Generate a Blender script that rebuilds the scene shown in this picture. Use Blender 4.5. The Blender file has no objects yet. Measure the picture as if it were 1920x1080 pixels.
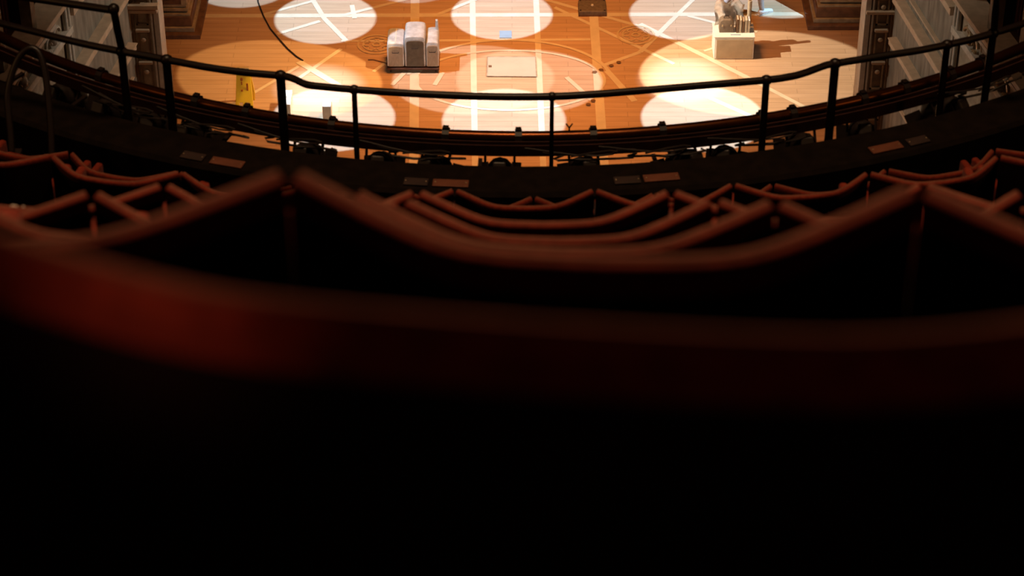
import bpy, bmesh, math, random
from mathutils import Vector, Matrix
random.seed(7)
PI = math.pi
S = bpy.context.scene
COL = S.collection
# ------------------------------------------------------------------ camera
F = 4608.0                       # focal length in pixels of the 1920 px frame
TH = math.radians(35.5)
st, ct = math.sin(TH), math.cos(TH)
CAM = Vector((0, 0, 20.0))

def ray(x, y):
    h = (x-960)/F; v = (540-y)/F
    return Vector((h, ct+v*st, -st+v*ct))
def on_z(x, y, Z=0.0):
    r = ray(x, y); return CAM + r*((Z-CAM.z)/r.z)
def at_depth(x, y, z):
    return CAM + ray(x, y)*z

cd = bpy.data.cameras.new('camera'); co = bpy.data.objects.new('camera', cd); COL.objects.link(co)
cd.sensor_width = 36; cd.lens = 36*F/1920
co.location = CAM; co.rotation_euler = (PI/2-TH, 0, 0)
cd.clip_start = .05; cd.clip_end = 200
cd.dof.use_dof = True; cd.dof.focus_distance = 28; cd.dof.aperture_fstop = 6.2
S.camera = co

# ------------------------------------------------------------------ materials
def mat(name, col, rough=.6, metal=0, noise=0, scale=6, stretch=(1,1,1), col2=None, spec=.5, sheen=0, bump=0):
    m = bpy.data.materials.new(name); m.use_nodes = True
    nt = m.node_tree; b = nt.nodes['Principled BSDF']
    b.inputs['Base Color'].default_value = (*col, 1)
    b.inputs['Roughness'].default_value = rough
    b.inputs['Metallic'].default_value = metal
    b.inputs['Specular IOR Level'].default_value = spec
    if sheen:
        b.inputs['Sheen Weight'].default_value = sheen
        b.inputs['Sheen Roughness'].default_value = .5
    tc = nt.nodes.new('ShaderNodeTexCoord'); mp = nt.nodes.new('ShaderNodeMapping')
    mp.inputs['Scale'].default_value = stretch
    nt.links.new(tc.outputs['Object'], mp.inputs['Vector'])
    nz = nt.nodes.new('ShaderNodeTexNoise'); nz.inputs['Scale'].default_value = scale
    nz.inputs['Detail'].default_value = 5
    nt.links.new(mp.outputs['Vector'], nz.inputs['Vector'])
    if noise or col2:
        c2 = col2 or tuple(c*(1-noise) for c in col)
        mx = nt.nodes.new('ShaderNodeMix'); mx.data_type = 'RGBA'
        mx.inputs[6].default_value = (*col, 1); mx.inputs[7].default_value = (*c2, 1)
        rp = nt.nodes.new('ShaderNodeMapRange')
        rp.inputs[1].default_value = .35; rp.inputs[2].default_value = .65
        nt.links.new(nz.outputs['Fac'], rp.inputs[0]); nt.links.new(rp.outputs[0], mx.inputs[0])
        nt.links.new(mx.outputs[2], b.inputs['Base Color'])
    if bump:
        bp = nt.nodes.new('ShaderNodeBump'); bp.inputs['Strength'].default_value = bump; bp.inputs['Distance'].default_value = .01
        nt.links.new(nz.outputs['Fac'], bp.inputs['Height']); nt.links.new(bp.outputs['Normal'], b.inputs['Normal'])
    return m

def floor_mat(name, a, b2):
    m = bpy.data.materials.new(name); m.use_nodes = True
    nt = m.node_tree; b = nt.nodes['Principled BSDF']
    b.inputs['Roughness'].default_value = .55; b.inputs['Specular IOR Level'].default_value = .25
    tc = nt.nodes.new('ShaderNodeTexCoord')
    br = nt.nodes.new('ShaderNodeTexBrick')
    br.inputs['Scale'].default_value = 1; br.inputs['Brick Width'].default_value = 1.8; br.inputs['Row Height'].default_value = .14
    br.inputs['Mortar Size'].default_value = .004; br.inputs['Mortar Smooth'].default_value = .3
    br.inputs['Color1'].default_value = (*a, 1); br.inputs['Color2'].default_value = (*b2, 1)
    br.inputs['Mortar'].default_value = (*[c*.7 for c in b2], 1)
    nt.links.new(tc.outputs['Object'], br.inputs['Vector'])
    mp = nt.nodes.new('ShaderNodeMapping'); mp.inputs['Scale'].default_value = (.8, 9, 1)
    nt.links.new(tc.outputs['Object'], mp.inputs['Vector'])
    nz = nt.nodes.new('ShaderNodeTexNoise'); nz.inputs['Scale'].default_value = 1.6; nz.inputs['Detail'].default_value = 6
    nt.links.new(mp.outputs['Vector'], nz.inputs['Vector'])
    mx = nt.nodes.new('ShaderNodeMix'); mx.data_type = 'RGBA'; mx.blend_type = 'MULTIPLY'; mx.inputs[0].default_value = .35
    cr = nt.nodes.new('ShaderNodeValToRGB'); cr.color_ramp.elements[0].position = .3; cr.color_ramp.elements[1].position = .7
    cr.color_ramp.elements[0].color = (.55, .5, .45, 1)
    nt.links.new(nz.outputs['Fac'], cr.inputs['Fac'])
    nt.links.new(br.outputs['Color'], mx.inputs[6]); nt.links.new(cr.outputs['Color'], mx.inputs[7])
    nt.links.new(mx.outputs[2], b.inputs['Base Color'])
    return m

M = dict(
    wood=floor_mat('stage boards', (.62,.40,.25), (.57,.36,.215)),
    inlay=mat('pale inlay', (.76,.62,.44), .5, noise=.12, scale=4),
    medal=mat('medallion scroll', (.66,.48,.28), .5, noise=.15, scale=8),
    trap=mat('trapdoor ply', (.60,.46,.36), .6, noise=.08, scale=3),
    bluepad=mat('blue grey tape', (.28,.35,.41), .6, noise=.1),
    velvet=mat('red velvet', (.23,.026,.011), .8, noise=.35, scale=60, sheen=.06, spec=.12),
    rim_highlight=mat('grey brown rim highlight', (.20,.06,.034), .8, noise=.3, scale=40, spec=.15),
    backshell=mat('seat shell and back shade', (.010,.002,.0015), .6, noise=.3, scale=20, spec=.15),
    iron=mat('black iron', (.022,.012,.010), .45, noise=.3, scale=30, spec=.4),
    rail=mat('dark painted rail', (.012,.005,.004), .42, noise=.25, scale=25, spec=.45),
    bar=mat('dark copper pipe', (.17,.05,.015), .3, .9, noise=.3, scale=14),
    tray=mat('oxide red tray', (.06,.016,.011), .6, noise=.4, scale=12),
    lantern=mat('lantern black', (.03,.02,.017), .5, noise=.3, scale=20),
    lens=mat('lens glass grey', (.45,.42,.38), .15, noise=.1, spec=.8),
    cable=mat('black cable', (.025,.015,.012), .6, noise=.3, scale=20),
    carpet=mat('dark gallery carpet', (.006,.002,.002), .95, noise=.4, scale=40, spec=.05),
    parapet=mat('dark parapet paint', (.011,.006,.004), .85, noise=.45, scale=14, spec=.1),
    plaque=mat('brass seat plaque', (.22,.068,.034), .6, .2, noise=.2, scale=25),
    plaque_dim=mat('darker plaque', (.045,.02,.015), .7, .1, noise=.3, scale=25),
    wall=mat('grey scumbled wall', (.36,.31,.25), .8, noise=.4, scale=3, stretch=(3,3,.6), spec=.15),
    ledge=mat('pale timber ledge', (.66,.48,.33), .6, noise=.2, scale=7),
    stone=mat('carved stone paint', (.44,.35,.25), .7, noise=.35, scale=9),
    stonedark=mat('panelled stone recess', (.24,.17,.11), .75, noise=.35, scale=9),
    white=mat('off white paint', (.62,.56,.48), .6, noise=.2, scale=12),
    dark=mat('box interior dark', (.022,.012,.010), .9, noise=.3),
    curtain=mat('red drape', (.22,.035,.02), .85, noise=.4, scale=9, stretch=(1,1,.2), sheen=.3),
    gilt=mat('tarnished gilt', (.62,.45,.26), .4, .35, noise=.4, scale=20),
    plinth=mat('stage pillar brown', (.20,.10,.06), .65, noise=.4, scale=8),
    silver=mat('silver wrapped shell', (.64,.68,.75), .4, .1, noise=.3, scale=10),
    silver_shade=mat('shaded case front', (.12,.095,.07), .5, noise=.35, scale=14),  # shade on the middle case front, put into its colour
    case_half_shade=mat('half shaded case front', (.40,.31,.23), .55, noise=.25, scale=14, stretch=(6,1,1)),  # lighter painted shade for the outer case fronts
    trolley=mat('dark trolley deck', (.10,.035,.02), .6, noise=.3),
    boxwhite=mat('white painted plinth', (.80,.74,.66), .55, noise=.08, scale=4),
    box_shade=mat('shaded plinth front', (.50,.35,.21), .65, noise=.15, scale=5),  # white plinth's front in shade, painted tan
    lunch=mat('brown fibre case', (.22,.15,.10), .6, noise=.25, scale=20),
    paper=mat('book pages', (.60,.46,.32), .7, noise=.2, scale=12),
    bookdark=mat('book cloth brown', (.20,.10,.05), .7, noise=.3, scale=14),
    foil=mat('crumpled foil', (.70,.68,.68), .3, .6, noise=.35, scale=9, bump=.6),
    yellow=mat('yellow plastic', (.95,.64,.03), .45, noise=.06),
    yellow_lit=mat('lit pale yellow', (.86,.70,.36), .5, noise=.1),
    redprint=mat('warning print', (.55,.16,.02), .6, noise=.1),
    carton=mat('white carton', (.85,.83,.80), .6, noise=.05),
    carton_shade=mat('shaded carton front', (.42,.32,.22), .7, noise=.15, scale=12),  # shade on the white carton fronts, painted as tan
    casedark=mat('road case grey', (.17,.13,.105), .65, noise=.3, scale=18),
    casetrim=mat('road case edge', (.12,.05,.03), .6, noise=.2),
    trouser=mat('pale grey trouser', (.58,.54,.50), .85, noise=.2, scale=14),
    shirt=mat('dark shirt', (.08,.08,.09), .85, noise=.2, scale=14),
    skin=mat('skin', (.55,.34,.25), .55, noise=.08),
    hair=mat('brown hair', (.06,.035,.02), .7, noise=.3, scale=30),
    shoe=mat('white trainer', (.86,.84,.82), .5, noise=.06),
    sole=mat('shoe sole', (.70,.68,.64), .6, noise=.1),
)

# ------------------------------------------------------------------ mesh builder
class MB:
    def __init__(s): s.v = []; s.f = []; s.mi = []
    def add(s, vs, fs, mi=0):
        o = len(s.v); s.v += [Vector(v) for v in vs]
        for f in fs: s.f.append([i+o for i in f]); s.mi.append(mi)
        return s
    def box(s, c, d, rz=0, mi=0, taper=1.0, rx=0):
        c = Vector(c); dx, dy, dz = [q/2 for q in d]
        vs = [(-dx,-dy,-dz),(dx,-dy,-dz),(dx,dy,-dz),(-dx,dy,-dz),
              (-dx*taper,-dy*taper,dz),(dx*taper,-dy*taper,dz),(dx*taper,dy*taper,dz),(-dx*taper,dy*taper,dz)]
        R = Matrix.Rotation(rz, 3, 'Z') @ Matrix.Rotation(rx, 3, 'X')
        return s.add([c + R @ Vector(v) for v in vs],
              [(3,2,1,0),(4,5,6,7),(0,1,5,4),(1,2,6,5),(2,3,7,6),(3,0,4,7)], mi)
    def tube(s, pts, r, n=10, mi=0, caps=True, r2=None):
        pts = [Vector(p) for p in pts]; N = len(pts); vs = []
        up = Vector((0,0,1)); prev = None
        for i, p in enumerate(pts):
            t = (pts[min(i+1,N-1)] - pts[max(i-1,0)]).normalized()
            if prev is None:
                a = t.cross(up)
                if a.length < .1: a = t.cross(Vector((1,0,0)))
            else:
                a = prev - t*prev.dot(t)
            a.normalize(); prev = a; b = t.cross(a)
            rr = r if r2 is None else r + (r2-r)*i/(N-1)
            if isinstance(r, (list, tuple)): rr = r[i]
            for k in range(n):
                an = 2*PI*k/n
                vs.append(p + a*math.cos(an)*rr + b*math.sin(an)*rr)
        fs = []
        for i in range(N-1):
            for k in range(n):
                k2 = (k+1) % n
                fs.append((i*n+k, i*n+k2, (i+1)*n+k2, (i+1)*n+k))
        if caps:
            fs.append(tuple(range(n))[::-1]); fs.append(tuple((N-1)*n+k for k in range(n)))
        return s.add(vs, fs, mi)
    def sphere(s, c, r, n=10, mi=0, sc=(1,1,1)):
        c = Vector(c); vs = [c+Vector((0,0,r*sc[2]))]; m = n//2+1
        for i in range(1, m):
            ph = PI*i/m
            for k in range(n):
                th = 2*PI*k/n
                vs.append(c+Vector((r*sc[0]*math.sin(ph)*math.cos(th), r*sc[1]*math.sin(ph)*math.sin(th), r*sc[2]*math.cos(ph))))
        vs.append(c-Vector((0,0,r*sc[2]))); L = len(vs)-1; fs = []
        for k in range(n): fs.append((0, 1+k, 1+(k+1)%n))
        for i in range(m-2):
            for k in range(n):
                a = 1+i*n+k; b = 1+i*n+(k+1)%n
                fs.append((a, a+n, b+n, b))
        for k in range(n): fs.append((L, 1+(m-2)*n+(k+1)%n, 1+(m-2)*n+k))
        return s.add(vs, fs, mi)
    def loft(s, rings, mi=0, caps=True):
        n = len(rings[0]); vs = [p for r in rings for p in r]; fs = []
        for i in range(len(rings)-1):
            for k in range(n):
                k2 = (k+1) % n
                fs.append((i*n+k, i*n+k2, (i+1)*n+k2, (i+1)*n+k))
        if caps:
            fs.append(tuple(range(n))[::-1]); fs.append(tuple((len(rings)-1)*n+k for k in range(n)))
        return s.add(vs, fs, mi)
    def strip(s, a, b, w, z, mi=0):          # flat painted strip on the floor from a to b
        a = Vector((a[0], a[1], z)); b = Vector((b[0], b[1], z)); d = (b-a).normalized(); p = Vector((-d.y, d.x, 0))*w/2
        return s.add([a-p, b-p, b+p, a+p], [(0,1,2,3)], mi)
    def arcband(s, c, r, w, a0, a1, z, mi=0, n=48, sy=1.0):
        vs = []; fs = []
        for i in range(n+1):
            a = a0+(a1-a0)*i/n
            for rr in (r-w/2, r+w/2): vs.append((c[0]+rr*math.cos(a), c[1]+rr*sy*math.sin(a), z))
        for i in range(n): fs.append((2*i, 2*i+1, 2*i+3, 2*i+2))
        return s.add(vs, fs, mi)
    def build(s, name, mats, parent=None, bevel=0, smooth=False, seg=2):
        me = bpy.data.meshes.new(name); me.from_pydata([tuple(v) for v in s.v], [], s.f)
        mats = mats if isinstance(mats, (list, tuple)) else [mats]
        for m in mats: me.materials.append(m)
        for p, i in zip(me.polygons, s.mi): p.material_index = i
        me.update()
        bm = bmesh.new(); bm.from_mesh(me)
        if bevel:
            bmesh.ops.remove_doubles(bm, verts=bm.verts, dist=1e-5)
            es = [e for e in bm.edges if len(e.link_faces) == 2 and e.calc_face_angle(0) > .5]
            bmesh.ops.bevel(bm, geom=es, offset=bevel, segments=seg, affect='EDGES', profile=.5, clamp_overlap=True)
        bmesh.ops.recalc_face_normals(bm, faces=bm.faces)
        if smooth:
            for f in bm.faces: f.smooth = True
            for e in bm.edges:
                if len(e.link_faces) == 2 and e.calc_face_angle(0) > .7: e.smooth = False
        bm.to_mesh(me); bm.free()
        o = bpy.data.objects.new(name, me); COL.objects.link(o)
        if parent: o.parent = parent
        return o

def empty(name, loc=(0,0,0), rz=0):
    o = bpy.data.objects.new(name, None); COL.objects.link(o)
    o.empty_display_size = .1; o.location = loc; o.rotation_euler = (0,0,rz); return o
def tag(o, label, cat, group=None, kind=None):
    o['label'] = label; o['category'] = cat
    if group: o['group'] = group
    if kind: o['kind'] = kind
    return o
def struct(o): o['kind'] = 'structure'; return o
def copy_tree(o, parent=None):
    c = o.copy(); COL.objects.link(c); c.parent = parent
    for ch in list(o.children): copy_tree(ch, c)
    return c

# ------------------------------------------------------------------ stage floor with its inlaid pattern
fb = MB()
fb.add([(-9,28.6,0),(9,28.6,0),(9,46,0),(-9,46,0)], [(0,1,2,3)], 0)
fb.add([(-9,28.6,0),(9,28.6,0),(9,28.6,-1.2),(-9,28.6,-1.2)], [(3,2,1,0)], 0)
zc = [.002]
def P(x, y): q = on_z(x, y); return (q.x, q.y)
def line(p, q, wpx, mi=1):
    zc[0] += .00015
    fb.strip(P(*p), P(*q), wpx/116.0, zc[0], mi)
# straight bands running up and across the stage
line((884,-120),(891,320),11); line((1000,-120),(1019,320),11)
line((1107,-60),(1133,320),17); line((779,-120),(776,320),17)
line((330,30),(1640,26),14); line((823,76),(1107,74),8); line((640,77),(730,77),6)
# diagonals of the star
line((990,-10),(1208,52),9); line((1200,45),(1402,146),11); line((1402,146),(1530,212),9)
line((1300,170),(1470,246),10); line((1040,14),(1264,120),8)
line((1128,124),(1200,98),9); line((1200,98),(1262,36),10); line((1262,36),(1305,-6),9)
line((1290,30),(1345,44),8); line((1345,44),(1420,60),7)
line((1062,145),(1112,190),9); line((1138,133),(1190,190),12); line((1320,96),(1352,86),6)
line((578,-14),(608,35),10); line((608,35),(652,80),10); line((496,27),(584,3),8); line((520,64),(600,40),9)
line((560,116),(640,164),14); line((556,150),(640,92),8); line((700,135),(790,68),7); line((640,30),(790,-8),9)
line((820,28),(905,-6),9); line((450,190),(560,125),7); line((440,228),(520,214),7); line((735,160),(760,135),9)
line((660,10),(665,35),9); line((815,160),(830,136),9)
# great rings round the middle
cx, cy = P(955, 150)
zc[0] += .0003; fb.arcband((cx, cy), 1.5, .075, 0, 2*PI, zc[0], 1, 72, .62)
zc[0] += .0003; fb.arcband((cx, cy), 1.62, .07, PI*.04, PI*.96, zc[0], 1, 48, .78)
# two scrolled medallions
for mx_, my_ in ((1192, 66), (706, 84)):
    c = P(mx_, my_)
    for r, w in ((.30,.035),(.22,.022),(.06,.03)):
        zc[0] += .0003; fb.arcband(c, r, w, 0, 2*PI, zc[0], 2, 36)
    for k in range(6):
        a = PI/3*k
        zc[0] += .0003; fb.arcband((c[0]+.15*math.cos(a), c[1]+.15*math.sin(a)), .055, .02, a-2.2, a+2.2, zc[0], 2, 16)
# small studs where the bands meet
for q in ((1115,136),(1127,132),(1146,124),(1160,118),(1112,190),(1103,197)):
    c = P(*q); zc[0] += .0003; fb.arcband(c, .02, .04, 0, 2*PI, zc[0], 3, 12)
# trapdoor with its ring pull
t0 = P(913,144); t1 = P(1006,145); t2 = P(1004,108); t3 = P(914,108)
zc[0] += .001
fb.add([(p[0],p[1],zc[0]) for p in (t0,t1,t2,t3)], [(0,1,2,3)], 4)
for a, b in ((t0,t1),(t1,t2),(t2,t3),(t3,t0)):
    zc[0] += .0003; fb.strip(a, b, .018, zc[0], 5)
zc[0] += .0003; fb.strip(P(916,126), P(922,126), .07, zc[0], 3)
struct(fb.build('floor', [M['wood'], M['inlay'], M['medal'], M['bookdark'], M['trap'], M['stone']]))
tp = on_z(948, 65)
b = MB(); b.box((0,0,.006), (.20,.24,.008)); b.box((0,0,.011), (.17,.21,.003))
o = b.build('floor_pad', M['bluepad'], bevel=.002); o.location = tp
tag(o, 'small blue grey pad lying on the stage inside a white light pool', 'pad')

# ------------------------------------------------------------------ things standing on the stage
def case(name, w, d, h, front, label, loc, rz=0, rib=3, spout=False):
    r = empty(name, loc, rz); tag(r, label, 'case', 'silver cases on the trolley')
    # rounded shell built as a section swept front to back
    n = 10; sec = []
    for i in range(n+1):
        a = PI*i/n
        ca, sa = math.cos(a), math.sin(a); sec.append((-w/2*math.copysign(abs(ca)**.6, ca), h-.07+.07*sa**.6))
    prof = [(-w/2, .02)] + sec + [(w/2, .02)]
    rings = [[Vector((x, y, z)) for x, z in prof] for y in (0, d)]
    MB().loft(rings).build('shell', M['silver'], r, bevel=.012, smooth=True)
    fr = MB(); ins = [(x*.84, .05+(z-.05)*.86) for x, z in prof]
    fr.loft([[Vector((x, y, z)) for x, z in ins] for y in (-.012, .01)])
    fr.build('front_panel', front, r, bevel=.004)
    rb = MB()
    for k in range(rib):
        x = (k-(rib-1)/2)*w/(rib+.6)
        rb.tube([(x, .03, h-.005-abs(x)*.25), (x, d-.03, h-.005-abs(x)*.25)], .009, 6)
    rb.build('rib', M['boxwhite'], r)
    hb = MB(); hb.tube([(-.05,-.018,h*.66),(-.05,-.045,h*.66),(.05,-.045,h*.66),(.05,-.018,h*.66)], .007, 6)
    hb.build('handle', M['iron'], r)
    if spout:
        MB().box((w/2-.035, d-.06, h+.06), (.05,.07,.20), taper=.8).build('upright_tab', M['silver'], r, bevel=.008)
    return r
tb = on_z(775, 137)
tr = empty('equipment_trolley', tb); tag(tr, 'low dark trolley deck under three silver cases on stage', 'trolley')
MB().box((0,.27,.075), (.83,.56,.03)).build('deck', M['trolley'], tr, bevel=.006)
for sx in (-.36, .36):
    for sy in (.05, .49):
        w = MB(); w.tube([(sx-.015, sy, .03),(sx+.015, sy, .03)], .03, 12); w.build('wheel', M['iron'], tr)
        w = MB(); w.box((sx, sy, .052), (.05,.05,.02)); w.build('caster_plate', M['iron'], tr)
case('silver_case', .27,.50,.44, M['case_half_shade'], 'leftmost of three silver cases on trolley, short with shaded ribbed front', tb+Vector((-.275,.02,.091)), 0, 3)
case('silver_case', .33,.50,.56, M['silver_shade'], 'tallest silver case on trolley, in the middle with shaded front', tb+Vector((.035,.02,.091)), 0, 4)
case('silver_case', .20,.50,.46, M['case_half_shade'], 'rightmost of three cases on trolley, narrow with bright white top and raised tab', tb+Vector((.31,.02,.091)), 0, 2, True)

# white plinth with things on it
pb = on_z(1375, 111)
pl = empty('display_plinth', pb); tag(pl, 'white box plinth with shaded front standing at stage right with objects on top', 'plinth')
MB().box((0,.225,.20), (.64,.45,.40)).build('body', M['boxwhite'], pl, bevel=.012)
MB().box((.008,-.004,.19), (.585,.012,.345)).build('front_panel', M['box_shade'], pl, bevel=.004)
MB().box((0,.225,.408), (.66,.47,.016)).build('top_board', M['boxwhite'], pl, bevel=.006)
sl = MB(); sl.box((.02,.06,.4175), (.16,.028,.003)); sl.build('label_strip', M['bluepad'], pl)
ptop = pb+Vector((0,0,.416))
lc = empty('fibre_case', ptop+Vector((-.125,.13,0))); tag(lc, 'brown domed fibre case standing on the white plinth', 'case')
prof = [(-.115,0),(-.115,.15),(-.10,.20),(-.06,.225),(.06,.225),(.10,.20),(.115,.15),(.115,0)]
MB().loft([[Vector((x,y,z)) for x,z in prof] for y in (0,.16)]).build('body', M['lunch'], lc, bevel=.008, smooth=True)
MB().tube([(-.04,.08,.222),(-.04,.08,.255),(.04,.08,.255),(.04,.08,.222)], .008, 6).build('handle', M['iron'], lc)
for sx in (-.07,.07):
    MB().box((sx,-.006,.13), (.02,.012,.03)).build('latch', M['gilt'], lc)
bx = -.005+.035
names = ['dark brown book standing at left end of row on plinth','tan book with pale pages second in row on plinth',
         'brown book third in row on plinth','pale book fourth in row on plinth','grey paged book at right end of row on plinth']
hs = (.24,.23,.21,.23,.22)
for k in range(5):
    r = empty('book', ptop+Vector((bx+.02+.045*k, .12, 0)))
    tag(r, names[k], 'book', 'books standing on the plinth')
    cv = MB(); cv.box((-.017,.085,hs[k]/2), (.004,.17,hs[k])); cv.box((.017,.085,hs[k]/2), (.004,.17,hs[k])); cv.box((0,.002,hs[k]/2), (.034,.004,hs[k]))
    cv.build('cover', M['bookdark'] if k in (0,2) else M['paper'], r)
    MB().box((0,.085,hs[k]/2-.002), (.029,.158,hs[k]-.012)).build('pages', M['paper'] if k != 4 else M['silver'], r)
# crumpled foil sheet behind the case
fm = MB(); nx, nz = 14, 12
gv = [[None]*(nz+1) for _ in range(nx+1)]; rnd = random.Random(3)
vs = []; fs = []
for side in (0, 1):
    for i in range(nx+1):
        for j in range(nz+1):
            u = i/nx; w = j/nz
            y = .37 + .035*math.sin(u*9+w*3)+rnd.uniform(-.012,.012) if side == 0 else None
            if side == 0: gv[i][j] = y
            top = .44 + .05*math.sin(u*11)
            vs.append((-.30+.46*u + .015*math.sin(w*7), gv[i][j]+side*.012, w*top))
W = nz+1; O = (nx+1)*W
for i in range(nx):
    for j in range(nz):
        a = i*W+j
        fs.append((a, a+W, a+W+1, a+1)); fs.append((O+a+1, O+a+W+1, O+a+W, O+a))
for i in range(nx):
    fs.append((i*W, O+i*W, O+(i+1)*W, (i+1)*W)); fs.append((i*W+nz, (i+1)*W+nz, O+(i+1)*W+nz, O+i*W+nz))
for j in range(nz):
    fs.append((j, j+1, O+j+1, O+j)); a = nx*W
    fs.append((a+j, O+a+j, O+a+j+1, a+j+1))
fm.add(vs, fs)
o = fm.build('foil_sheet', M['foil'], smooth=True); o.location = ptop
tag(o, 'crumpled silver foil sheet standing upright behind the brown case on plinth', 'foil')
r = empty('paper_roll', ptop+Vector((.25,.36,0))); tag(r, 'tall tan paper roll standing behind the books on plinth', 'roll')
MB().tube([(0,0,0),(0,0,.46)], .035, 14).build('tube', M['paper'], r, smooth=True)
MB().tube([(0,0,.455),(0,0,.468)], .02, 12).build('core', M['bookdark'], r)

# yellow folding sign
ys = on_z(459, 213)
r = empty('folding_sign', ys); tag(r, 'yellow folding warning sign standing on the stage behind the guard rail', 'sign')
for s_, nm in ((-1,'front_panel'),(1,'rear_panel')):
    q = MB()
    wb, wt, h = .27, .19, .66
    def slab(x0, x1, z0, z1, f=lambda z: 1):
        pass
    def pt(x, z): return Vector((x, .20 + s_*(.20-.19*z/h), z))
    th = .016
    def quad(a, b_, c, d):
        front = [pt(*p) for p in (a,b_,c,d)]; back = [v+Vector((0,th,.004)) for v in front]
        q.add(front+back, [(0,1,2,3),(7,6,5,4),(0,4,5,1),(1,5,6,2),(2,6,7,3),(3,7,4,0)])
    quad((-.135,.17),(.135,.17),(.105,h),(-.105,h))
    quad((-.135,.0),(-.075,.03),(-.075,.17),(-.138,.17)); quad((.065,.0),(.125,.0),(.138,.17),(.075,.17)); quad((-.022,.02),(.028,.02),(.028,.17),(-.022,.17))
    pa = q.build(nm, M['yellow'], r, bevel=.004)
    if s_ < 0:
        w = MB(); c0 = pt(-.03,.53); w.sphere(c0-Vector((0,.008,0)), .022, 8, sc=(1,.3,1.4))
        w.box(pt(-.03,.47)-Vector((0,.008,0)), (.02,.012,.05)); w.box(pt(.055,.40)-Vector((0,.008,0)), (.03,.012,.16)); w.box(pt(-.03,.36)-Vector((0,.008,0)), (.03,.012,.03))
        w.build('warning_print', M['redprint'], pa)
hb = MB(); hb.tube([(-.105,.20,.66),(.105,.20,.66)], .022, 10); hb.box((.0,.20,.69), (.19,.05,.05))
hb.build('hinge_cap', M['yellow_lit'], r, bevel=.004)  # paler yellow paints the light on the sign's top

# two small cartons
for (px, py, w, d, h, lab) in ((613.5,226,.135,.24,.26,'small white carton with shaded front standing alone in bright pool right of rail joint'),
                             (539,222,.115,.42,.26,'small white carton partly hidden behind a rail post at left')):
    r = empty('carton', on_z(px, py)); tag(r, lab, 'carton', 'cartons on the stage')
    MB().box((0,d/2,h/2), (w,d,h)).build('body', M['carton'], r, bevel=.006)
    MB().box((0,-.004,h/2), (w-.012,.012,h-.012)).build('front_panel', M['carton_shade'], r)
    MB().box((0,d/2,h+.002), (w*.96,.05,.005)).build('tape', M['white'], r)

# low road case
p = on_z(1111, 31)
r = empty('road_case', p); tag(r, 'low dark grey road case lying on stage with a pale centre stud', 'case')
MB().box((0,.20,.055), (.46,.40,.09)).build('body', M['casedark'], r, bevel=.02, seg=3)
MB().box((0,.20,.014), (.47,.41,.028)).build('base_trim', M['casetrim'], r, bevel=.006)
MB().box((0,.395,.105), (.40,.025,.014)).build('rear_lip', M['iron'], r, bevel=.004)
MB().tube([(.0,.20,.098),(.0,.20,.118)], .026, 14, r2=.018).build('stud', M['boxwhite'], r)
for sx in (-.2,.2):
    for sy in (.03,.37):
        MB().sphere((sx,sy,.09), .022, 8).build('corner_cap', M['iron'], r, smooth=True)

# cable across the boards
pts = [(478,-30),(484,4),(494,30),(507,54),(522,72),(540,92),(556,106),(572,116)]
sm = []
for i in range(len(pts)-1):
    for k in range(4):
        t = k/4; a, b_ = pts[i], pts[i+1]; q = on_z(a[0]+(b_[0]-a[0])*t, a[1]+(b_[1]-a[1])*t, .012); sm.append(q)
o = MB().tube(sm, .013, 8).build('stage_cable', M['cable'], smooth=True)
tag(o, 'thin dark cable curving over the boards at upstage left', 'cable')
pts = [(690,112),(700,112),(712,115),(722,118),(732,122)]
o = MB().tube([on_z(x, y, .01) for x, y in pts], .011, 8).build('stage_cable', M['bookdark'], smooth=True)
tag(o, 'short brown cable end running left from the silver case trolley', 'cable')

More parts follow.
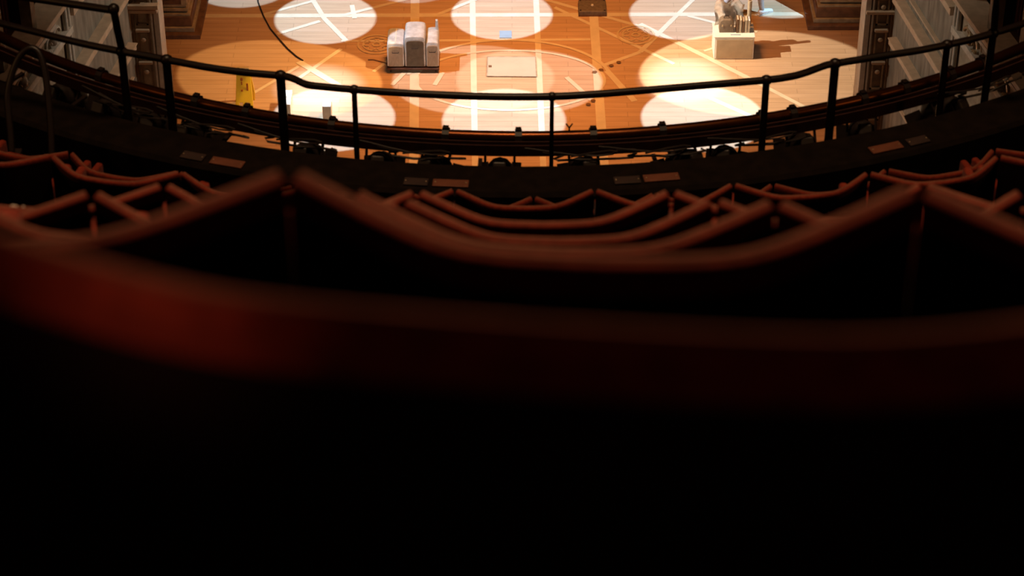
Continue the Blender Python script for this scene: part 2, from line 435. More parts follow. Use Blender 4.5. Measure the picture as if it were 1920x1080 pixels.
# ------------------------------------------------------------------ the person (only a shin and a white trainer reach into view)
def person(loc, rz):
    root = empty('person', loc, rz)
    tag(root, 'person in pale trousers and white trainers striding beside the white plinth', 'person')
    J = [(0,0,.98),(0,.0,1.15),(0,.01,1.32),(0,.02,1.46),(0,.03,1.55),(0,.045,1.64),(0,.05,1.74)]
    R = [.15,.14,.16,.11,.058,.075,.07]
    E = [(i,i+1) for i in range(6)]
    def chain(start, pts, rads):
        prev = start
        for p_, r_ in zip(pts, rads):
            J.append(p_); R.append(r_); E.append((prev, len(J)-1)); prev = len(J)-1
        return prev
    chain(0, [(.10,.0,.90),(.115,.20,.50),(.115,.27,.12),(.115,.30,.07)], [.10,.068,.05,.042])
    chain(0, [(-.10,.0,.90),(-.11,-.10,.50),(-.11,-.40,.20),(-.11,-.41,.12)], [.10,.068,.05,.042])
    chain(3, [(.19,.02,1.43),(.25,-.05,1.16),(.26,.06,.93),(.26,.09,.88)], [.065,.046,.036,.03])
    chain(3, [(-.19,.02,1.43),(-.25,.09,1.16),(-.26,.28,1.0),(-.26,.32,.98)], [.065,.046,.036,.03])
    me = bpy.data.meshes.new('body'); me.from_pydata(J, E, [])
    o = bpy.data.objects.new('body', me); COL.objects.link(o)
    md = o.modifiers.new('s', 'SKIN')
    for i, sv in enumerate(me.skin_vertices[0].data):
        sv.radius = (R[i], R[i]*.85); sv.use_root = (i == 0)
    o.modifiers.new('d', 'SUBSURF').levels = 2
    bpy.context.view_layer.update()
    dg = bpy.context.evaluated_depsgraph_get()
    me2 = bpy.data.meshes.new_from_object(o.evaluated_get(dg))
    bpy.data.objects.remove(o)
    for m_ in ('skin','trouser','shirt'): me2.materials.append(M[m_])
    for p_ in me2.polygons:
        p_.use_smooth = True; c = p_.center
        p_.material_index = 1 if c.z < 1.0 and abs(c.x) < .2 else (2 if c.z < 1.5 and not (abs(c.x) > .2 and c.z < 1.12) else 0)
    body = bpy.data.objects.new('body', me2); COL.objects.link(body); body.parent = root
    for nm, c_, r_, sc_ in (('nose',(0,.125,1.66),.018,(.8,1,1.2)),('eye',(.03,.112,1.69),.011,(1,1,1)),('eye',(-.03,.112,1.69),.011,(1,1,1)),
                          ('mouth',(0,.115,1.605),.022,(1.1,.4,.3)),('ear',(.08,.05,1.67),.025,(.4,.7,1.2)),('ear',(-.08,.05,1.67),.025,(.4,.7,1.2))):
        MB().sphere(c_, r_, 8, sc=sc_).build(nm, M['skin'], body, smooth=True)
    MB().sphere((0,.03,1.735), .098, 14, sc=(.9,1,.8)).build('hair', M['hair'], root, smooth=True)
    for sx, wy, wz in ((.26,.09,.88),(-.26,.32,.98)):
        h = MB(); h.sphere((sx,wy+.03,wz-.05), .04, 10, sc=(.5,.8,1.1))
        for k in range(4):
            yy = wy-.0+.018*k; L = (.06,.07,.075,.062)[k]
            h.tube([(sx,yy,wz-.08),(sx*.985,yy+.006,wz-.08-L*.5),(sx*.95,yy+.01,wz-.08-L)], [.0095,.009,.007], 7)
        h.tube([(sx*.97,wy+.055,wz-.035),(sx*.92,wy+.085,wz-.065),(sx*.89,wy+.095,wz-.095)], [.011,.0095,.008], 7)
        h.build('hand', M['skin'], root, smooth=True)
    for (ax, ay, az, pitch) in ((.115,.30,.0,0.0),(-.11,-.41,.03,-.45)):
        s_ = MB()
        prof = [(-.085,.03,.075),(-.06,.042,.105),(0,.045,.095),(.07,.046,.075),(.14,.045,.058),(.19,.03,.04)]
        rings = []
        for y, w, h in prof:
            ring = []
            for k in range(10):
                a = 2*PI*k/10; z = max(-.0, .5*h+.5*h*math.sin(a))
                yy = y*math.cos(pitch)-z*math.sin(pitch); zz = z*math.cos(pitch)+y*math.sin(pitch)
                ring.append(Vector((ax+w*math.cos(a), ay+yy, az+zz+.012+(.06 if pitch else 0))))
            rings.append(ring)
        s_.loft(rings)
        sh = s_.build('shoe', M['shoe'], root, smooth=True)
        b_ = MB()
        for k in range(5):
            y = -.07+k*.058; w = (.07,.085,.09,.09,.075)[k]
            yy = y*math.cos(pitch); zz = y*math.sin(pitch)
            b_.box((ax, ay+yy, az+zz+.012+(.06 if pitch else 0)), (w,.06,.024), rx=pitch)
        b_.build('sole', M['sole'], sh)
    return root
sp = on_z(1430, 27)
rzp = math.radians(-58)
off = Matrix.Rotation(rzp, 3, 'Z') @ Vector((.115,.30,0))
person((sp.x-off.x, sp.y-off.y, 0), rzp)

# ------------------------------------------------------------------ scenic pillars on the stage
def pillar(sx, px, py, label):
    c = on_z(px, py)
    r = empty('scenic_pillar', c); tag(r, label, 'pillar', 'scenic pillars')
    d = sx   # +1 : body extends to +x (right hand pillar)
    def bx(name, x0, x1, y0, y1, z0, z1, m, bev=.01, par=r):
        return MB().box((d*(x0+x1)/2, (y0+y1)/2, (z0+z1)/2), (x1-x0, y1-y0, z1-z0)).build(name, m, par, bevel=bev)
    bx('base_slab', 0, 1.5, 0, 1.6, 0, .08, M['plinth'])
    bx('lower_step', .10, 1.45, .10, 1.5, .08, .16, M['stone'])
    bx('upper_step', .14, 1.42, .14, 1.46, .16, .34, M['plinth'])
    q = MB()
    for k, z in enumerate((.36,.44,.50)):
        q.box((d*.80, .80, z), (1.28-.06*k, 1.28-.06*k, .05))
    q.build('moulding', M['stone'], r, bevel=.01)
    sh = bx('shaft', .22, 1.38, .22, 1.38, .52, 5.0, M['plinth'])
    bx('corner_strip', .20, .30, .205, .30, .52, 5.0, M['stone'])
    for zz in (.62, 2.2):
        q = MB()
        for (x0,x1,z0,z1) in ((.44,1.2,zz,zz+.05),(.44,1.2,zz+1.35,zz+1.4),(.44,.49,zz,zz+1.4),(1.15,1.2,zz,zz+1.4)):
            q.box((d*(x0+x1)/2,.215,(z0+z1)/2), (x1-x0,.03,z1-z0))
        q.build('panel_frame', M['stone'], sh, bevel=.006)
    q = MB()
    for yy in (.45,.8,1.15):
        q.box((d*.215, yy, 2.8), (.03,.08,4.4))
    q.build('flute', M['stone'], sh, bevel=.006)
    return r
pillar(-1, 376, 74, 'brown stepped scenic pillar on stage at left behind the proscenium')
pillar(1, 1514, 57, 'brown stepped scenic pillar on stage at right behind the proscenium')

# ------------------------------------------------------------------ proscenium splay walls
XA, YA, XB, YB = 5.62, 31.9, 6.06, 29.3
def splay(side):
    s_ = -1 if side == 'left' else 1
    A = Vector((s_*XA, YA, 0)); B = Vector((s_*XB, YB, 0))
    d = (B-A).normalized(); n = Vector((-d.y, d.x, 0))
    if n.x*s_ > 0: n = -n                       # n points to the stage centre line
    rz = math.atan2(d.y, d.x); L = (B-A).length
    w = MB(); c = (A+B)/2 - n*.15
    w.box((c.x, c.y, 3.4), (L, .3, 8.8), rz)
    struct(w.build('wall_'+side, M['wall']))
    k = 1 if side == 'left' else 11
    hts = ((.15,.06,.20),(1.29,.03,.05),(1.88,.13,.10),(2.64,.05,.05),(2.82,.15,.12),(3.75,.12,.12)) if side == 'left' else \
          ((.15,.06,.20),(1.05,.03,.05),(1.97,.12,.10),(2.70,.13,.12),(2.90,.05,.05),(3.75,.12,.12))
    for z, prot, hh in hts:
        t = MB(); cc = (A+B)/2 + n*(prot/2-.005) + d*.12
        t.box((cc.x, cc.y, z-hh/2), (L-.30, prot, hh), rz)
        t.box((cc.x+n.x*.01, cc.y+n.y*.01, z+.008), (L-.30, prot+.025, .02), rz)
        struct(t.build('trim_%d' % k, M['ledge'], bevel=.008)); k += 1
    # pilaster on the proscenium edge
    pil = empty('proscenium_pilaster', (s_*5.26, A.y, 0)); pil['kind'] = 'structure'
    def bb(name, x0, x1, y0, y1, z0, z1, m):
        MB().box((s_*(x0+x1)/2, (y0+y1)/2, (z0+z1)/2), (x1-x0, y1-y0, z1-z0)).build(name, m, pil, bevel=.008)
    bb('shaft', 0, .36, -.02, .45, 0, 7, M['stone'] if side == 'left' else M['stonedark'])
    bb('edge_strip', -.05, .03, -.05, .40, 0, 7, M['white'])
    bb('inner_strip', .05, .08, -.05, .0, 0, 7, M['white'])
    bb('outer_strip', .33, .37, -.05, .0, 0, 7, M['stonedark'])
    for z in (.4, .95, 1.5, 2.05, 2.6, 3.2, 3.8):
        q = MB()
        for (x0,x1,z0,z1) in ((.12,.30,z,z+.03),(.12,.30,z+.42,z+.45),(.12,.145,z,z+.45),(.275,.30,z,z+.45)):
            q.box((s_*(x0+x1)/2, -.03, (z0+z1)/2), (x1-x0, .03, z1-z0))
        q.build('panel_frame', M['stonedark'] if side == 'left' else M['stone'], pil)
        q = MB(); q.box((s_*.21, -.05, z+.475), (.20,.09,.035)); q.sphere((s_*.21,-.04,z+.30), .04, 8, sc=(1,.5,1))
        q.build('boss', M['ledge'], pil, smooth=True)
    if side == 'left':
        q = MB(); q.box((s_*.19,-.07,2.40), (.50,.16,.07)); q.box((s_*.19,-.06,2.31), (.46,.12,.05)); q.build('cornice', M['ledge'], pil, bevel=.008)
    else:
        q = MB(); q.box((s_*.19,-.05,2.28), (.46,.10,.05)); q.build('cornice', M['ledge'], pil, bevel=.008)
    # auditorium side wall with boxes
    s2 = empty('box_tier_'+side, (B.x, B.y, 0)); s2['kind'] = 'structure'
    C2 = Vector((s_*7.0, 24.6, 0)); e = (C2-B).normalized(); m_ = Vector((-e.y, e.x, 0))
    if m_.x*s_ > 0: m_ = -m_
    rz2 = math.atan2(e.y, e.x); L2 = (C2-B).length
    def along(name, t0, t1, off, th, z0, z1, m, bev=.006):
        c = e*((t0+t1)/2) + m_*(off)
        return MB().box((c.x, c.y, (z0+z1)/2), (t1-t0, th, z1-z0), rz2).build(name, m, s2, bevel=bev)
    along('front_wall', 0, L2, -.15, .3, -1, 3.92, M['stone'])
    along('box_rail', 0, L2, -.06, .40, 3.92, 4.0, M['ledge'])
    along('lower_moulding', 0, L2, .03, .12, 3.40, 3.50, M['white'])
    along('panel_moulding', .5, L2, .02, .08, 3.74, 3.80, M['white'])
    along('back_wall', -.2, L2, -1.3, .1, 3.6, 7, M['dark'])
    for t in (0.02, .13):
        q = MB(); c = e*t + m_*.04; q.tube([(c.x,c.y,-1),(c.x,c.y,7)], .035, 10); q.build('corner_shaft', M['white'], s2, smooth=True)
    for t in (1.05, 2.1, 3.1):
        along('box_column', t-.07, t+.07, -.08, .16, 4.0, 7, M['stone'])
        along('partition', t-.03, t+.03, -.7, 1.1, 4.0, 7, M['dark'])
    # cartouche on the box front
    for t, zz in ((.62, 3.62), (1.75, 3.62)):
        q = MB(); c = e*t + m_*.04
        for k2 in range(2):
            pts = []
            for i in range(26):
                a = i/25*4.2; rr = .16-.03*a; sg = 1 if k2 else -1
                u = sg*(.10+rr*math.cos(a)); v = rr*math.sin(a)*.9
                pts.append((c.x+e.x*u, c.y+e.y*u, zz+v))
            q.tube(pts, .026, 7)
        q.sphere((c.x,c.y,zz), .075, 10, sc=(1,1,1.3))
        for k2 in range(7):
            u = (k2-3)*.055; q.sphere((c.x+e.x*u, c.y+e.y*u, zz-.16+abs(k2-3)*.02), .03, 7)
        q.build('cartouche', M['gilt'] if side == 'right' else M['white'], s2, smooth=True)
    # drapes in the openings (each a thing of its own)
    for i, t in enumerate((.92, 1.22, 1.95)):
        q = MB(); n_ = 26
        rings = []
        for zz in (4.02, 4.6, 5.6, 6.9):
            ring = []
            for k2 in range(n_+1):
                u = -.13+.26*k2/n_; off = -.34+.03*math.sin(k2*1.45)*(1 if zz < 6 else .7)
                v = e*(t+u*(1 if zz > 5 else .8)) + m_*off; ring.append(B+Vector((v.x, v.y, zz)))
            back = [p_ - m_*.02 for p_ in reversed(ring)]
            rings.append(ring+back)
        q.loft(rings)
        o = q.build('drape', M['curtain'], smooth=True)
        tag(o, ('red drape in %s side box, %s' % (side, ('nearest the proscenium','just behind the first box column','farthest from the stage')[i])), 'drape', side+' box drapes')
splay('left'); splay('right')

# ------------------------------------------------------------------ gallery: curved round a centre out over the stalls
CG = Vector((.06, 15.1, 0))
def ring_pt(R, a, z):             # a = 0 straight behind the centre, positive to the right
    return Vector((CG.x+R*math.sin(a), CG.y-R*math.cos(a), z))

ROWS = [  # name, depth along axis, rim pixel y, centre pixel x, seats, index offset, yaw, words
    ('first',  .99, 631, 1015, 1, 0, 6.5),
    ('second', 2.04, 503, 1125, 3, 0, 2.6),
    ('third',  3.09, 479, 1052, 3, 0, 2.4),
    ('fourth', 4.17, 457, 1049, 5, 0, -.4),
    ('fifth',  5.14, 425, 1021, 5, 0, 0),
    ('sixth',  9.39, 391, 984, 9, 0, 0),
    ('seventh',10.8, 399, 1001, 10, .5, 0),
]
PITCH = .55; RIM = .86
# seat, built once
def seat_plan(inset=0.0, n=40):
    """open curve of the barrel back, left wing tip to right wing tip"""
    pts = []
    hw, fl, dp = PITCH/2-.003, .128, .122
    for i in range(n+1):
        x = -hw+2*hw*i/n; ax = abs(x)
        t = (ax-fl)/(hw-fl)
        k = .045                     # rounded knee between the flat and the wings
        s_ = (ax-fl)
        y = dp/(hw-fl) * (s_+math.sqrt(s_*s_+k*k))/2
        pts.append(Vector((x, y)))
    y0 = pts[n//2].y
    pts = [Vector((p_.x, p_.y-y0)) for p_ in pts]
    if inset:
        out = []
        for i, p_ in enumerate(pts):
            a = pts[max(i-1,0)]; b_ = pts[min(i+1,n)]; t = (b_-a).normalized()
            out.append(p_+Vector((-t.y, t.x))*inset)
        pts = out
    return pts
def sweep(profile, name, m, parent, smooth=True):
    """profile: closed list of (inset, z); inset grows towards the sitter"""
    plans = [seat_plan(i_) for i_, z in profile]
    n = len(plans[0]); rings = []
    for k in range(n):
        rings.append([Vector((plans[j][k].x, plans[j][k].y, profile[j][1])) for j in range(len(profile))])
    return MB().loft(rings).build(name, m, parent, smooth=smooth)
def make_seat():
    r = empty('theatre_seat')
    T = .021
    prof = [(0,.34),(0,RIM-.02)]
    for i in range(1, 8):
        a = PI*i/8; prof.append((T/2-T/2*math.cos(a), RIM-.012+.012*math.sin(a)))
    prof += [(T,RIM-.02),(T+.02,.62),(T+.025,.45),(T,.34)]
    bk = sweep(prof, 'backrest', M['velvet'], r)
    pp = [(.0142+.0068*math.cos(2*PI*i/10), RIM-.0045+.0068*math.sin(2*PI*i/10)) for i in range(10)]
    sweep(pp, 'edge_highlight', M['rim_highlight'], bk)  # edge highlight painted as a grey-brown strip along the rim
    pr = [(-.0015,.30),(-.0015,RIM-.034),(0,RIM-.03),(.004,RIM-.034),(.004,.30)]
    sweep(pr, 'back_shade', M['backshell'], bk)  # near-black sheet painting shade onto the seat backs
    # tipped up seat cushion
    c = MB(); c.box((0,.20,.50), (.36,.08,.40), rx=math.radians(-8)); c.build('seat_cushion', M['velvet'], r, bevel=.03, seg=3, smooth=True)
    MB().box((0,.257,.50), (.33,.02,.34), rx=math.radians(-8)).build('cushion_base', M['backshell'], r, bevel=.006)
    for sx in (-1, 1):
        x = sx*.236
        a = MB(); a.box((x,.235,.64), (.034,.19,.11)); ar = a.build('armrest', M['velvet'], r, bevel=.012, seg=3, smooth=True)
        l = MB(); l.box((x,.225,.30), (.026,.15,.60)); l.box((x,.225,.012), (.034,.19,.024)); l.build('side_frame', M['iron'], r, bevel=.006)
    return r
proto = make_seat(); used = False
words = {1:['in the centre'],
 3:['left of the centre seat','middle seat of the row','right of the centre seat'],
 5:['far left end in view','just left of the middle','middle seat','just right of the middle','far right end in view'],
 9:['1st','2nd','3rd','4th','5th','6th','7th','8th','9th'],
 10:['1st','2nd','3rd','4th','5th','6th','7th','8th','9th','10th']}
rowd = {'first':'nearest row, blurred close to the camera','second':'second row from the camera','third':'third row from the camera',
 'fourth':'fourth row from the camera','fifth':'fifth row from the camera','sixth':'second row from the front','seventh':'front row beside the parapet'}
treads = []
for (rn, z, py, px, n, ofs, yaw) in ROWS:
    c = at_depth(px, py, z); R = (Vector((c.x, c.y))-Vector((CG.x, CG.y))).length
    base = c.z-RIM; treads.append((R, base))
    a0 = math.atan2(c.x-CG.x, CG.y-c.y)
    for i in range(n):
        k = i-(n-1)/2
        if rn == 'seventh': k = i-5+.5 - 0   # half a seat off the row behind
        a = a0 + k*PITCH/R
        if yaw and n <= 3:
            Rm = Matrix.Rotation(-math.radians(yaw), 3, 'Z')
            pos = Vector((c.x, c.y, base)) + Rm @ Vector((k*PITCH, 0, 0)); rz = -math.radians(yaw)
        else:
            pos = ring_pt(R, a, base); rz = a
        o = proto if not used else copy_tree(proto); used = True
        o.location = pos; o.rotation_euler = (0,0,rz)
        o.scale = (1.13,.50,1) if rn == 'first' else ((R-.145)/R if not (yaw and n <= 3) else 1.007, 1, 1)
        w = words[n][i]
        if n >= 9: w = w + ' from left'
        tag(o, 'red velvet barrel-backed theatre seat, %s, %s' % (rowd[rn], w), 'seat', 'seats in the %s gallery row' % rn)

# stepped gallery floor
g = MB()
steps = []
for i, (R, z) in enumerate(treads):
    steps.append((R, z))
steps.sort(key=lambda q: -q[0])
steps.insert(0, (steps[0][0]+.87, steps[0][1]+.59))
# fill the slope between the raked rows and the lower rows with bare steps
i5 = 5
Ra, za = steps[i5]; Rb, zb = steps[i5+1]
ex = [(Ra+(Rb-Ra)*k/4, za+(zb-za)*k/4) for k in (1,2,3)]
steps = steps[:i5+1]+ex+steps[i5+1:]
RPO, RPI, ZP = 4.85, 5.12, 13.44      # parapet outer and inner radius, its top
A0, A1, NS = -1.05, 1.05, 60
bounds = [R+.10 for R, z in steps]+[RPI-.02]
for i, (R, z) in enumerate(steps):
    ro, ri = bounds[i]+.35*0, bounds[i+1]
    if i == 0: ro = ro+1.0
    def clampR(r): return r
    for k in range(NS):
        a, b_ = A0+(A1-A0)*k/NS, A0+(A1-A0)*(k+1)/NS
        zl = z-1.2
        vs = [ring_pt(ro,a,z),ring_pt(ro,b_,z),ring_pt(ri,b_,z),ring_pt(ri,a,z),ring_pt(ri,b_,zl),ring_pt(ri,a,zl)]
        g.add(vs, [(0,1,2,3),(3,2,4,5)])
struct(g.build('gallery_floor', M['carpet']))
pg = MB()
prof = [(RPI,12.4),(RPI,ZP-.02),(RPI-.02,ZP),(RPO+.02,ZP),(RPO,ZP-.02),(RPO,12.4)]
pg.loft([[ring_pt(R,A0+(A1-A0)*k/NS,z) for R, z in prof] for k in range(NS+1)])
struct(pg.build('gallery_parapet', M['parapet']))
# plaques on the parapet ledge
def plaque(px, py, m, wpx, label, dim=False):
    c = on_z(px, py, ZP+.006); a = math.atan2(c.x-CG.x, CG.y-c.y)
    r = empty('ledge_plaque', (c.x, c.y, ZP), a)
    tag(r, label, 'plaque', 'plaques on the parapet ledge')
    MB().box((0,0,.006), (wpx*.0026,.062,.010)).build('plate', m, r, bevel=.003)
    for sx in (-1,1):
        MB().sphere((sx*wpx*.0011,0,.0115), .004, 6).build('screw', M['gilt'], r)
for px, py, w, lab in ((426,305,66,'bright brass plaque on parapet ledge at far left'),(845,344,68,'bright brass plaque on parapet ledge left of centre'),
                       (1240,333,68,'bright brass plaque on parapet ledge right of centre'),(1661,277,66,'bright brass plaque on parapet ledge at far right')):
    plaque(px, py, M['plaque'], w, lab)
for px, py, w, lab in ((362,293,46,'dull plaque left of the far left brass one'),(780,341,46,'dull plaque beside the left of centre brass one'),
                       (1176,338,50,'dull plaque beside the right of centre brass one'),(1721,264,44,'dull plaque right of the far right brass one')):
    plaque(px, py, M['plaque_dim'], w, lab)  # darker plates beside the bright ones

# guard rail
ZR = 13.79
def raised(px):      # side lengths stand a little higher, joined by short bends
    t = 0
    if px < 578: t = min(1, (578-px)/48)
    if px > 1478: t = min(1, (px-1478)/82)
    t = t*t*(3-2*t)
    return .0*t
rail_px = [(-60,22),(0,43),(60,58),(110,71),(170,85),(230,97),(270,104),(312,112),(360,121),(400,128),(460,136),(505,140),(528,142),(543,145),(556,150),(568,156),(582,160),(610,163),(665,168),(750,174),(850,179),(940,181.5),(1035,181),(1120,176.5),(1200,170),(1320,160),(1437,150),(1480,144),(1505,138),(1530,129),(1550,122),(1567,119),(1610,112),(1660,104),(1720,95),(1775,84),(1820,74),(1866,61),(1920,44),(1980,22)]
gr = empty('guard_rail', (CG.x, CG.y-4.79, ZP)); tag(gr, 'dark iron guard rail curving along the front of the gallery', 'railing')
org = gr.location
rail_pts = [on_z(x, y, ZR) for x, y in rail_px]
fine = []
for i in range(len(rail_pts)-1):        # catmull rom
    p0 = rail_pts[max(i-1,0)]; p1 = rail_pts[i]; p2 = rail_pts[i+1]; p3 = rail_pts[min(i+2,len(rail_pts)-1)]
    for k in range(4):
        t = k/4
        fine.append(.5*((2*p1)+(p2-p0)*t+(2*p0-5*p1+4*p2-p3)*t*t+(3*p1-p0-3*p2+p3)*t**3))
fine.append(rail_pts[-1])
MB().tube([p_-org for p_ in fine], .0185, 12).build('top_rail', M['rail'], gr, smooth=True)
POSTA = []
def rail_at(px):
    for (x0,y0),(x1,y1) in zip(rail_px, rail_px[1:]):
        if x0 <= px <= x1:
            t = (px-x0)/(x1-x0); return on_z(px, y0+(y1-y0)*t, ZR)
for px, r_ in ((228,.021),(312,.022),(526,.023),(664,.014),(1035,.011),(1437,.018),(1566,.022),(1776,.018),(1862,.02)):
    w_ = rail_at(px); POSTA.append(math.atan2(w_.x-CG.x, CG.y-w_.y)); p_ = w_-org
    q = MB(); q.tube([(p_.x,p_.y,p_.z+.012),(p_.x,p_.y,-.35)], r_, 10); q.tube([(p_.x,p_.y,-.36),(p_.x,p_.y,-.32)], r_*1.9, 10)
    po = q.build('post', M['rail'], gr, smooth=True)
    j = MB(); j.sphere((p_.x,p_.y,p_.z), .0185+r_*.45, 12, sc=(1.15,1,1)); j.build('joint', M['rail'], po, smooth=True)
# aisle rails standing higher at each end
ar = empty('aisle_rail', rail_at(228)); tag(ar, 'taller iron aisle rail rising at the left end of the guard rail', 'railing'); o0 = ar.location
e0 = at_depth(213, 17, 12.10); e1 = at_depth(42, -6, 12.25); e2 = at_depth(-60, -22, 12.3)
q = MB(); q.tube([Vector((0,0,.034)), (e0-o0)*.5, (e0-o0)*.93, (e0-o0)*.985+Vector((-.02,0,.0)), (e1-o0), (e2-o0)], .0195, 12); q.build('top_rail', M['rail'], ar, smooth=True)
MB().sphere(e0-o0, .03, 12).build('elbow', M['rail'], ar, smooth=True)
ar = empty('aisle_rail', rail_at(1862)); tag(ar, 'taller iron aisle rail rising at the right end of the guard rail', 'railing'); o0 = ar.location
e0 = at_depth(1870, -20, 12.2); e1 = at_depth(2000, -50, 12.3)
q = MB(); q.tube([Vector((0,0,.034)), (e0-o0)*.5, (e0-o0)*.97, (e1-o0)], .0195, 12); q.build('top_rail', M['rail'], ar, smooth=True)
MB().sphere(e0-o0, .03, 12).build('elbow', M['rail'], ar, smooth=True)
# hooped handrail by the left aisle
def hp(x, y, zz=11.95): return at_depth(x, y, zz)
hoop = [(97,300),(96,260),(93,210),(88,160),(82,125),(74,101),(62,91),(48,94),(34,110),(22,140),(14,178),(16,215),(20,255),(22,290)]
h0 = hp(60, 300); hr = empty('hoop_handrail', h0); tag(hr, 'arched iron hoop handrail standing in the left aisle', 'handrail')
fine = []
hq = [hp(*p_) for p_ in hoop]
for i in range(len(hq)-1):
    p0 = hq[max(i-1,0)]; p1 = hq[i]; p2 = hq[i+1]; p3 = hq[min(i+2,len(hq)-1)]
    for k in range(4):
        t = k/4; fine.append(.5*((2*p1)+(p2-p0)*t+(2*p0-5*p1+4*p2-p3)*t*t+(3*p1-p0-3*p2+p3)*t**3)-h0)
MB().tube(fine, .017, 12).build('hoop', M['rail'], hr, smooth=True)
for p_ in (hq[0], hq[-1]):
    MB().box(p_-h0, (.09,.09,.02)).build('foot_plate', M['iron'], hr, bevel=.004)

# ------------------------------------------------------------------ lighting bars slung outside the parapet
def arc_pts(R, z, a0=-.80, a1=.80, n=90): return [ring_pt(R, a0+(a1-a0)*k/n, z) for k in range(n+1)]
PB = (4.45, 13.35)
lb = empty('lighting_bar', ring_pt(PB[0],0,PB[1])); tag(lb, 'thick curved lighting pipe slung outside the gallery parapet', 'pipe'); o0 = lb.location
MB().tube([p_-o0 for p_ in arc_pts(*PB)], .030, 14).build('pipe', M['bar'], lb, smooth=True)
MB().tube([p_-o0 for p_ in arc_pts(PB[0]+.062, PB[1]-.012, -.20, .26, 40)], .021, 8).build('cable_loom', M['cable'], lb, smooth=True)
for px in (150,345,445,610,824,960,1100,1230,1420,1480,1620,1705,1800,1870):
    a = math.asin(max(-.99,min(.99,((px-970)/F*12.55)/PB[0])))
    q = MB(); c = ring_pt(PB[0], a, PB[1])-o0
    t = Vector((math.cos(a), math.sin(a), 0))*.018
    q.tube([c-t, c+t], .042, 10); q.box(c+Vector((0,0,.038)), (.03,.03,.025), a)
    q.build('clamp', M['iron'], lb)
tray = empty('cable_tray', ring_pt(4.60,0,13.37)); tag(tray, 'rust red cable tray between lighting pipe and parapet', 'tray'); o0 = tray.location
prof = [(4.54,13.317),(4.54,13.38),(4.548,13.38),(4.548,13.327),(4.577,13.327),(4.577,13.38),(4.585,13.38),(4.585,13.317)]
MB().loft([[ring_pt(R,-.8+1.6*k/80,z)-o0 for R, z in prof] for k in range(81)]).build('channel', M['tray'], tray)
rnd = random.Random(11)
for k in range(14):
    a = -.62+1.24*k/13
    if min(abs(a-pa) for pa in POSTA) < .04: continue
    q = MB(); q.box(ring_pt(4.725,a,13.3075)-o0, (.02,.25,.014), a); q.build('bracket', M['iron'], tray)
# small lanterns hung under the pipe
def make_lantern():
    r = empty('stage_lantern')
    q = MB(); q.tube([(0,-.10,0),(0,-.07,0),(0,.09,0),(0,.10,0)], [.045,.062,.062,.07], 12); bd = q.build('body', M['lantern'], r, smooth=True)
    q = MB(); q.tube([(0,.101,0),(0,.106,0)], .056, 12); q.build('lens', M['lens'], bd)
    q = MB(); q.box((0,-.125,0), (.07,.05,.07)); q.build('lamp_house', M['lantern'], r, bevel=.01)
    q = MB(); q.tube([(-.075,0,0),(-.075,0,.09),(-.04,0,.12),(.04,0,.12),(.075,0,.09),(.075,0,0)], .008, 6); q.build('yoke', M['iron'], r)
    q = MB(); q.tube([(0,0,.115),(0,0,.15)], .012, 6); q.build('spigot', M['iron'], r)
    for sx in (-1,1):
        q = MB(); q.box((sx*.085,.14,0), (.006,.09,.09), sx*-.5); q.build('barn_door', M['lantern'], r)
    return r
lan = make_lantern(); first = True
LN = ['far left under the raised aisle rail','below the two leftmost posts','under the second post from left','below the left rail joint','left of the thin post','below the left quarter of the rail','left of the centre post','right of the centre post','below the right quarter of the rail','left of the thick right post','below the right rail joint','right of the right rail joint','under the post near the right wall','far right under the raised aisle rail']
for k, px in enumerate((70,165,250,335,560,700,800,925,1085,1275,1350,1500,1620,1790)):
    a = math.asin(((px-970)/F*12.5)/PB[0]); c = ring_pt(PB[0]+.03, a, PB[1]-.18)
    o = lan if first else copy_tree(lan); first = False
    o.location = c; o.rotation_euler = (math.radians(-35), 0, a+rnd.uniform(-.5,.5))
    tag(o, 'small black stage lantern hung under the lighting pipe, '+LN[k], 'lantern', 'lanterns on the gallery pipe')
# loose cables sagging between tray and parapet
CN = ['left of centre','near the left thin post','under the centre','right of centre','at the right quarter','at the far left','at the far right','below the left joint']
for k, a in enumerate((-.16,-.30,0.02,.10,.22,-.50,.50,-.40)):
    q = MB(); pts = []
    for i in range(13):
        t = i/12; pts.append(ring_pt(4.635+.06*t+.01*math.sin(i*1.7+k), a+.09*t+.015*math.sin(i*1.3), 13.375-.04*math.sin(PI*t)+.06*t*0))
    q.tube(pts, .0065, 6)
    pts = [ring_pt(4.70-.06*t, a+.03+.05*math.sin(t*5), 13.385+.02*math.sin(t*9)) for t in [i/10 for i in range(11)]]
    q.tube(pts, .005, 6)
    o = q.build('loose_cable', M['cable'], smooth=True)
    tag(o, 'loose black cable sagging between tray and parapet, '+CN[k], 'cable', 'loose cables along the parapet')
# little forked hook on the pipe
r = empty('cable_hook', ring_pt(PB[0],.052,PB[1]+.03)); tag(r, 'tiny forked cable hook standing on the pipe near the centre post', 'hook')
q = MB(); q.tube([(0,0,0),(0,0,.02)], .005, 6); q.tube([(0,0,.02),(-.016,0,.045)], .004, 6); q.tube([(0,0,.02),(.016,0,.045)], .004, 6); q.build('fork', M['iron'], r)

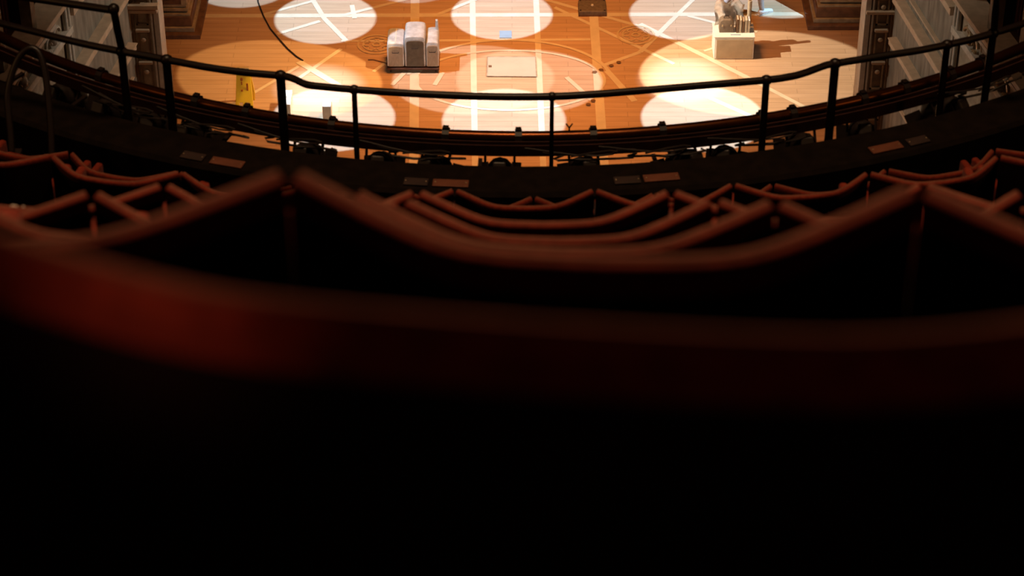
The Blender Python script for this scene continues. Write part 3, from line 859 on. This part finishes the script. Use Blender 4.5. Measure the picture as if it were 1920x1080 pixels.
# crumpled scraps that catch the light among the seats
def scrap(x, R, z, seed, label):
    rr = random.Random(seed); q = MB()
    pts = [Vector((-.028+.056*i/7, rr.uniform(-.008,.008), rr.uniform(.003,.018))) for i in range(8)]
    q.tube(pts, [.003+rr.uniform(0,.004) for _ in pts], 6)
    o = q.build('crumpled_wrapper', M['white'], smooth=True); a = math.asin((x-CG.x)/R)
    o.location = ring_pt(R, a, z); o.rotation_euler = (0,0,a)
    tag(o, label, 'wrapper')
ez = treads[4][1]+.700; er = treads[4][0]-.222
scrap(-1.09, er, ez, 5, 'crumpled pale wrapper on a tipped up seat at far left')
scrap(.735, er, ez, 9, 'crumpled pale wrapper on a tipped up seat at right')
# ------------------------------------------------------------------ lights
def spot(name, loc, tgt, watts, half_deg, blend, col, size=.03):
    l = bpy.data.lights.new(name, 'SPOT'); l.energy = watts; l.spot_size = 2*math.radians(half_deg); l.spot_blend = blend
    l.color = col; l.shadow_soft_size = size
    o = bpy.data.objects.new(name, l); COL.objects.link(o); o.location = loc
    o.rotation_euler = (Vector(tgt)-Vector(loc)).to_track_quat('-Z','Y').to_euler(); return o
def area(name, loc, tgt, watts, sx, sy, col, spread=180):
    l = bpy.data.lights.new(name, 'AREA'); l.shape = 'RECTANGLE'; l.size = sx; l.size_y = sy; l.energy = watts; l.color = col
    l.spread = math.radians(spread)
    o = bpy.data.objects.new(name, l); COL.objects.link(o); o.location = loc
    o.rotation_euler = (Vector(tgt)-Vector(loc)).to_track_quat('-Z','Y').to_euler(); return o
COOL = (.44,.73,1.0); WASH = (1.0,.36,.075)
H = 9.0
for (px, py, rp, e_) in ((610,35,98,1),(941,27,98,1),(1276,27,99,.9),(625,222,112,1.1),(945,226,112,1.05),(1318,222,112,1.25),(455,-34,105,.6),(775,-40,100,.35),(1110,-60,95,.4)):
    c = on_z(px, py); rad = rp/116.0
    spot('pool_spot', (c.x, c.y+.3, H), c, 6900*e_, math.degrees(math.atan(rad/H)), .04, COOL)
c = on_z(1455, -27); spot('pool_spot', (c.x+2.4, c.y-3.6, H), c, 6900*.95, 6.3, .04, COOL)
DIM = (.66,.86,.95)
for (c, src, rad, e_, cc) in (((3.66,33.95),(-2.6,33.4,6.4),1.34,1.2,(.95,.90,.70)),((-3.5,33.72),(2.4,32.2,6.4),1.2,.72,(1,.62,.24)),
                          ((-.72,33.75),(-5.4,33.3,7.2),1.08,.62,DIM),((.35,33.7),(4.6,33.3,7.2),1.0,.6,DIM)):
    c = Vector((c[0],c[1],0)); D = (c-Vector(src)).length
    spot('cross_spot', src, c, 4500*e_*(D/9)**2, math.degrees(math.atan(rad/D)), .04, cc)
spot('front_fill', (0,10.4,13.0), (0,33.6,0), 3400, 13, .6, (1,.86,.70), .1)  # added fill from the gallery front for faces turned to the camera
for (px, py, e_) in ((600,165,1),(1285,150,1)):
    c = on_z(px, py); spot('hot_spot', (c.x, c.y+.4, H), c, 7000*e_, 5.2, .9, (.6,.82,1.0))
area('amber_wash', (0,34.0,10), (0,33.8,0), 228, 2.6, 2.2, WASH, 74)
area('gallery_fill', (0,9.5,26.5), (0,4.5,17), 430, 2.0, 1.2, (1.0,.62,.33), 120)  # added unseen fill from above, lights the seat rims
l = bpy.data.lights.new('back_fill', 'POINT'); l.energy = 1.6; l.color = (1,.45,.3); l.shadow_soft_size = .1  # added fill behind the camera for the nearest seat back
o = bpy.data.objects.new('back_fill', l); COL.objects.link(o); o.location = (.1,-.35,20.0)
spot('seat_patch_fill', (-.30,-.25,19.9), at_depth(235, 575, 1.0), 26, 2.6, 1, (1,.5,.3), .05)  # added narrow spot, makes the red patch on the nearest seat
for s_ in (-1, 1):
    l = bpy.data.lights.new('side_fill', 'POINT'); l.energy = 18; l.color = (1,.5,.18); l.shadow_soft_size = .12  # added unseen fill, warms the pipe and rails at the sides
    o = bpy.data.objects.new('side_fill', l); COL.objects.link(o); o.location = (s_*4.3, 9.3, 15.6)
    l = bpy.data.lights.new('box_fill', 'POINT'); l.energy = 11; l.color = (1,.6,.36); l.shadow_soft_size = .08  # added fill hanging in open air, brightens drapes and box fronts
    o = bpy.data.objects.new('box_fill', l); COL.objects.link(o); o.location = (s_*5.4, 28.0, 6.4)
    spot('wall_fill', (-s_*2.6, 31.5, 8.5), (s_*5.9, 30.2, 2.4), 1050, 15, .8, (1,.86,.68), .2)  # added fill to lift the splay walls

# ------------------------------------------------------------------ world and view
w = bpy.data.worlds.new('world'); S.world = w; w.use_nodes = True
w.node_tree.nodes['Background'].inputs[0].default_value = (.0,.0,.0,1)
w.node_tree.nodes['Background'].inputs[1].default_value = 0
S.view_settings.view_transform = 'Standard'; S.view_settings.look = 'None'
S.view_settings.exposure = 0; S.view_settings.gamma = 1; S.view_settings.use_curve_mapping = False
